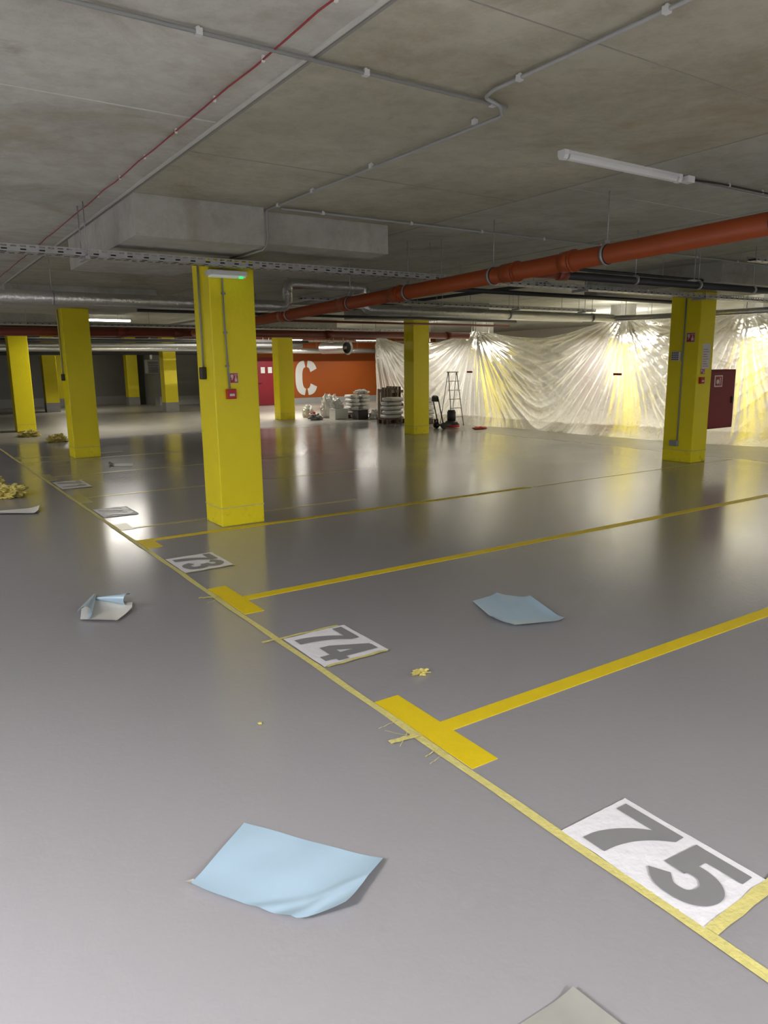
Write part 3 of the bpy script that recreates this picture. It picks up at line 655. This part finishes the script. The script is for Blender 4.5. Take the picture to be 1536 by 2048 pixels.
# ---------------------------------------------------------------- plastic film curtain
path=[(23.4,13.3),(21,13.82),(18.5,13.95),(16.3,14.1),(13.5,14.22),(11.1,14.32),(9.4,14.55),(8.0,14.95),(5,15.6),(1,16.3)]
def cx_(y):
    for (a,xa),(c,xc) in zip(path,path[1:]):
        if a>=y>=c: return xa+(xc-xa)*(a-y)/(a-c)
    return path[-1][1]
hang=[(21.1,2.70),(16.35,2.68),(11.35,2.82),(8.7,2.80),(6.6,2.80),(3.5,2.7),(1,2.7)]
sagd=[.36,.36,.10,.10,.25,.2]
def topz(y):
    for i,((a,za),(c,zc_)) in enumerate(zip(hang,hang[1:])):
        if a>=y>=c:
            t_=(a-y)/(a-c); return za+(zc_-za)*t_-sagd[i]*(1-(2*abs(t_-.5))**1.4)
    return 2.7
def ridge(x):
    s_=math.sin(x); return (1-abs(s_))**1.6*2-.6
spans=[(hang[i][0],hang[i][1],hang[i+1][0],hang[i+1][1],sagd[i]) for i in range(6)]
def film(bm):
    nu,nv=1000,140; y0,y1=21.1,1.0; g=[]
    for i in range(nu+1):
        y=y0+(y1-y0)*i/nu; zt=topz(y); r=[]
        for (a,za,c,zc2,sg) in spans:
            if a>=y>=c: break
        tt=(a-y)/(a-c); bell=max(.04,1-(2*abs(tt-.5))**1.6); L=a-c
        for j in range(nv+1):
            v=j/nv; z=zt*(1-v); dx=0
            for kk,(hy,hz) in enumerate(hang):
                dy=y-hy; dz=hz-z+.05; rr=math.hypot(dy,dz)
                if rr<4.5:
                    ph=math.atan2(dy,dz); env=min(1,rr/.35)*math.exp(-(rr/2.1)**2)
                    ph2=ph+.05*noise.noise(Vector((y*.6,z*.6,kk+.5)))
                    dx+=env*(.04*math.sin(ph2*9+kk*2)+.055*ridge(ph2*15+kk)+.038*ridge(ph2*33+3*kk)+.014*ridge(ph2*67+kk))
            chord=za+(zc2-za)*tt; q=(chord-z)/bell/L
            wn=noise.noise(Vector((y*.4,z*.4,7)))
            if q<1.2: dx+=(.07*ridge(q*28+.6*wn+a)+.022*ridge(q*67+1.2*wn+c))*math.exp(-q*2.3)*min(1,bell*2.2)
            dx+=.10*noise.noise(Vector((y*.5,z*.4,1)))+.03*noise.noise(Vector((y*1.4,z*.7,5)))+.006*noise.noise(Vector((y*6,z*2.5,9)))
            if v>.9: dx-=(v-.9)*10*(.12+.14*noise.noise(Vector((y*1.4,0,3)))); 
            zz=max(.006,z+(.03*noise.noise(Vector((y*3,v*9,2))) if v>.85 else 0))
            r.append(bm.verts.new((cx_(y)+dx,y,zz)))
        g.append(r)
    for i in range(nu):
        for j in range(nv): bm.faces.new((g[i][j],g[i+1][j],g[i+1][j+1],g[i][j+1])).smooth=True
t=Thing('plastic_film_curtain',(14.2,12,0),'translucent plastic film hung in swags as dust barrier','plastic sheet')
t.part('film',film,'film')
for y,z in ((16.3,1.5),(11.3,1.45)):
    t.part('red_tape',lambda bm:bbox(bm,(cx_(y)-.27,y-.14,z),(cx_(y)-.265,y+.1,z+.05)),'red',label='short strip of red tape')
for hy,hz in hang[:6]:
    t.part('hanger_cord',lambda bm:bcyl(bm,(cx_(hy),hy,hz-.05),(cx_(hy),hy,CEIL),.006,6),'rubber')
for x,y,h in ((21.5,19.3,1.9),(21.2,12.4,1.7)):  # made-up red bodies standing in for red blotches behind the film
    t=Thing('standin_cabinet',(x,y,0),'made-up red cabinet giving a red blotch through plastic film','cabinet','made-up red cabinets behind film')
    t.part('body',lambda bm:bbox(bm,(x,y-.3,0),(x+.5,y+.3,h)),'red',bevel=.02)
    t.part('door',lambda bm:bbox(bm,(x-.02,y-.27,.05),(x-.001,y+.27,h-.05)),'darkred')
# ---------------------------------------------------------------- building materials pile
def softbox(bm,c,s,seed,rot=0):
    b2=bmesh.new(); bmesh.ops.create_cube(b2,size=1); bmesh.ops.subdivide_edges(b2,edges=b2.edges,cuts=6,use_grid_fill=True)
    for v in b2.verts:
        p=v.co*2; l=max(abs(a) for a in p); rr=p.length
        f=(1-.28*(rr/l-1)); p=p*f
        nn=.06*noise.noise(p*1.6+Vector((seed,seed*2,0))); p*=1+nn
        v.co=Vector((p.x*s[0]/2,p.y*s[1]/2,p.z*s[2]/2))
    b2.transform(Matrix.Translation(c)@Matrix.Rotation(rot,4,'Z'))
    me=bpy.data.meshes.new('tmp'); b2.to_mesh(me); b2.free(); bm.from_mesh(me); bpy.data.meshes.remove(me)
    for f in bm.faces: f.smooth=True
def pallet(x,y,w=1.0,d=.8):
    t=Thing('pallet',(x,y,0),'wooden pallet on the garage floor','pallet','wooden pallets')
    t.part('top_boards',lambda bm:[bbox(bm,(x-w/2,y-d/2+i*d/5+.01,.12),(x+w/2,y-d/2+(i+1)*d/5-.01,.14)) for i in range(5)],'wood')
    t.part('blocks',lambda bm:[bbox(bm,(x-w/2+a*(w-.1),y-d/2+b_*(d-.1),.02),(x-w/2+a*(w-.1)+.1,y-d/2+b_*(d-.1)+.1,.12)) for a in (0,.5,1) for b_ in (0,.5,1)],'wood')
    t.part('bottom_boards',lambda bm:[bbox(bm,(x-w/2,y-d/2+b_*(d-.1),0),(x+w/2,y-d/2+b_*(d-.1)+.1,.02)) for b_ in (0,.5,1)],'wood')
def bagstack(x,y,z0,nx,nz,w,h,lab):
    for kz in range(nz):
        for kx in range(nx):
            bm=bmesh.new(); sd=x+y+kz*3+kx
            softbox(bm,(x+(kx-(nx-1)/2)*w*1.04+.02*math.sin(sd*5),y+.05*math.cos(sd*3),z0+.004+h*(kz+.5)),(w*.95,.5,h*.96),sd,.09*math.sin(sd*7) if nx==1 else .02*math.sin(sd))
            meta(make('cement_bag',bm,'bag',(x,y,z0)),lab,'bag','white filled bags on pallets')
pallet(13.15,21.3,.8,.7); bagstack(13.15,21.3,.14,2,5,.38,.13,'white filled sack stacked on a pallet')
pallet(12.65,18.5,.7,.6); bagstack(12.65,18.5,.14,1,5,.6,.13,'white sack stacked beside the yellow column')
pallet(13.3,17.75,.65,.6)
bagstack(13.3,17.75,.14,1,5,.60,.13,'white sack stacked beside the stepladder')
for i in range(3):
    x=13.05+i*.17; y=19.5
    t=Thing('upright_pallet',(x,y,0),'dark wooden pallet standing on its edge','pallet','upright pallets')
    t.part('boards',lambda bm:[bbox(bm,(x,y-.4+j*.17,0.0),(x+.02,y-.4+j*.17+.12,1.0+.04*i)) for j in range(5)],'wood')
    t.part('bearers',lambda bm:[bbox(bm,(x+.02,y-.4,.05+j*.42),(x+.12,y+.4,.13+j*.42)) for j in range(3)],'wood')
t=Thing('white_box',(12.35,21.3,0),'white cardboard box on the floor','box')
t.part('body',lambda bm:bbox(bm,(12.1,21.0,0),(12.6,21.4,.33)),'white',bevel=.01); t.part('lid',lambda bm:bbox(bm,(12.09,20.99,.331),(12.61,21.41,.35)),'white')
t=Thing('dark_box',(12.8,20.6,0),'dark cardboard box beside white box','box')
t.part('body',lambda bm:bbox(bm,(12.62,20.4,0),(13.0,20.75,.30)),'cardboard',bevel=.01); t.part('lid',lambda bm:bbox(bm,(12.61,20.39,.301),(13.01,20.76,.32)),'cardboard')
crumple('rubbish_bag',(12.38,21.95,0),(.24,.26,.46),'bag','tall bulging clear plastic rubbish bag','bag',sub=4,amp=.35,seed=21,group='rubbish bags')
crumple('rubbish_bag',(12.32,21.2,.352),(.20,.16,.18),'bag','small clear plastic bag on white box','bag',sub=4,amp=.3,seed=22,group='rubbish bags')
crumple('rubbish_bag',(12.9,22.6,0),(.26,.28,.46),'bag','tall white rubbish bag behind the boxes','bag',sub=4,amp=.35,seed=23,group='rubbish bags')
crumple('rubbish_bag',(11.95,22.6,0),(.19,.2,.26),'bag','small white rubbish bag on floor','bag',sub=4,amp=.35,seed=41,group='rubbish bags')
crumple('rubbish_bag',(13.2,20.3,0),(.15,.14,.2),'bag','small crumpled white plastic bag on floor','bag',sub=4,amp=.35,seed=44,group='rubbish bags')
crumple('rubbish_bag',(13.35,21.35,.80),(.24,.2,.09),'bag','crumpled plastic wrap lying on sack stack','bag',sub=4,amp=.4,seed=46,group='rubbish bags')
crumple('red_tool_heap',(11.75,21.9,0),(.14,.15,.13),'red','red tools heaped beside rubbish bags','tools',sub=4,seed=31)
crumple('rag_heap',(11.55,21.35,0),(.2,.18,.12),'papergrey','grey rags heaped on the floor','rags',sub=4,seed=33)
# stepladder
lx,ly=13.55,16.7
t=Thing('stepladder',(lx,ly,0),'aluminium stepladder standing before plastic film','ladder')
HL=1.52
for s_ in (-.2,.2): t.part('rail',lambda bm:bcyl(bm,(lx+s_*1.1,ly-.25,0),(lx+s_*.75,ly,HL),.014,8),'alu')
for s_ in (-.2,.2): t.part('rear_leg',lambda bm:bcyl(bm,(lx+s_*1.1,ly+.3,0),(lx+s_*.75,ly+.02,HL),.011,8),'alu')
for i in range(5):
    q=(i+1)/6; t.part('tread',lambda bm:bbox(bm,(lx-.2,ly-.28+.25*q,HL*q-.010),(lx+.2,ly-.21+.25*q,HL*q+.010)),'alu')
t.part('top_platform',lambda bm:bbox(bm,(lx-.16,ly-.07,HL-.01),(lx+.16,ly+.07,HL+.02)),'alu')
# floor grinder
gx,gy=12.95,16.0
t=Thing('floor_grinder',(gx,gy,0),'black and red walk-behind floor grinding machine','machine')
t.part('grinding_skirt',lambda bm:(bcyl(bm,(gx,gy,.03),(gx,gy,.10),.23,24),),'red')
t.part('deck',lambda bm:(bcyl(bm,(gx,gy,.10),(gx,gy,.20),.22,24,.15)),'black')
t.part('motor',lambda bm:(bcyl(bm,(gx,gy,.20),(gx,gy,.46),.12,20),bcyl(bm,(gx,gy,.46),(gx,gy,.50),.10,20)),'black')
for s_ in (-.17,.17):
    t.part('wheel',lambda bm:bcyl(bm,(gx-.40,gy+s_-.03,.09),(gx-.40,gy+s_+.03,.09),.09,18),'rubber')
t.part('chassis',lambda bm:(bbox(bm,(gx-.43,gy-.16,.07),(gx-.1,gy+.16,.13)),bcyl(bm,(gx-.40,gy-.2,.09),(gx-.40,gy+.2,.09),.02,8)),'black')
t.part('handle',lambda bm:(bsweep(bm,[(gx-.38,gy-.12,.12),(gx-.58,gy-.12,.9),(gx-.58,gy+.12,.9),(gx-.38,gy+.12,.12)],.016,8,.06)),'black')
t.part('control_box',lambda bm:bbox(bm,(gx-.62,gy-.1,.75),(gx-.53,gy+.1,.88)),'black',bevel=.01)
crumple('red_cable_coil',(13.3,15.2,0),(.2,.13,.04),'red','red cable coil lying next to grinder','cable',sub=4,seed=51)
# ---------------------------------------------------------------- world + camera
w=bpy.data.worlds.new('World'); scn.world=w; w.use_nodes=True
w.node_tree.nodes['Background'].inputs[0].default_value=(.5,.52,.6,1); w.node_tree.nodes['Background'].inputs[1].default_value=.05
th=math.atan(.2014);ro=math.radians(.7);yw=math.radians(33.65)
H=Vector((math.sin(yw),math.cos(yw),0));R=Vector((math.cos(yw),-math.sin(yw),0));Z=Vector((0,0,1))
F=H*math.cos(th)-Z*math.sin(th);U=H*math.sin(th)+Z*math.cos(th)
cxv=R*math.cos(ro)-U*math.sin(ro); cyv=R*math.sin(ro)+U*math.cos(ro); czv=-F
cd=bpy.data.cameras.new('Camera'); cam=bpy.data.objects.new('Camera',cd); COL.objects.link(cam)
cam.matrix_world=Matrix(((cxv.x,cyv.x,czv.x,0),(cxv.y,cyv.y,czv.y,0),(cxv.z,cyv.z,czv.z,1.75),(0,0,0,1)))
cd.sensor_fit='AUTO'; cd.sensor_width=36; cd.lens=1460/2048*36; cd.clip_start=.05; cd.clip_end=200
scn.camera=cam
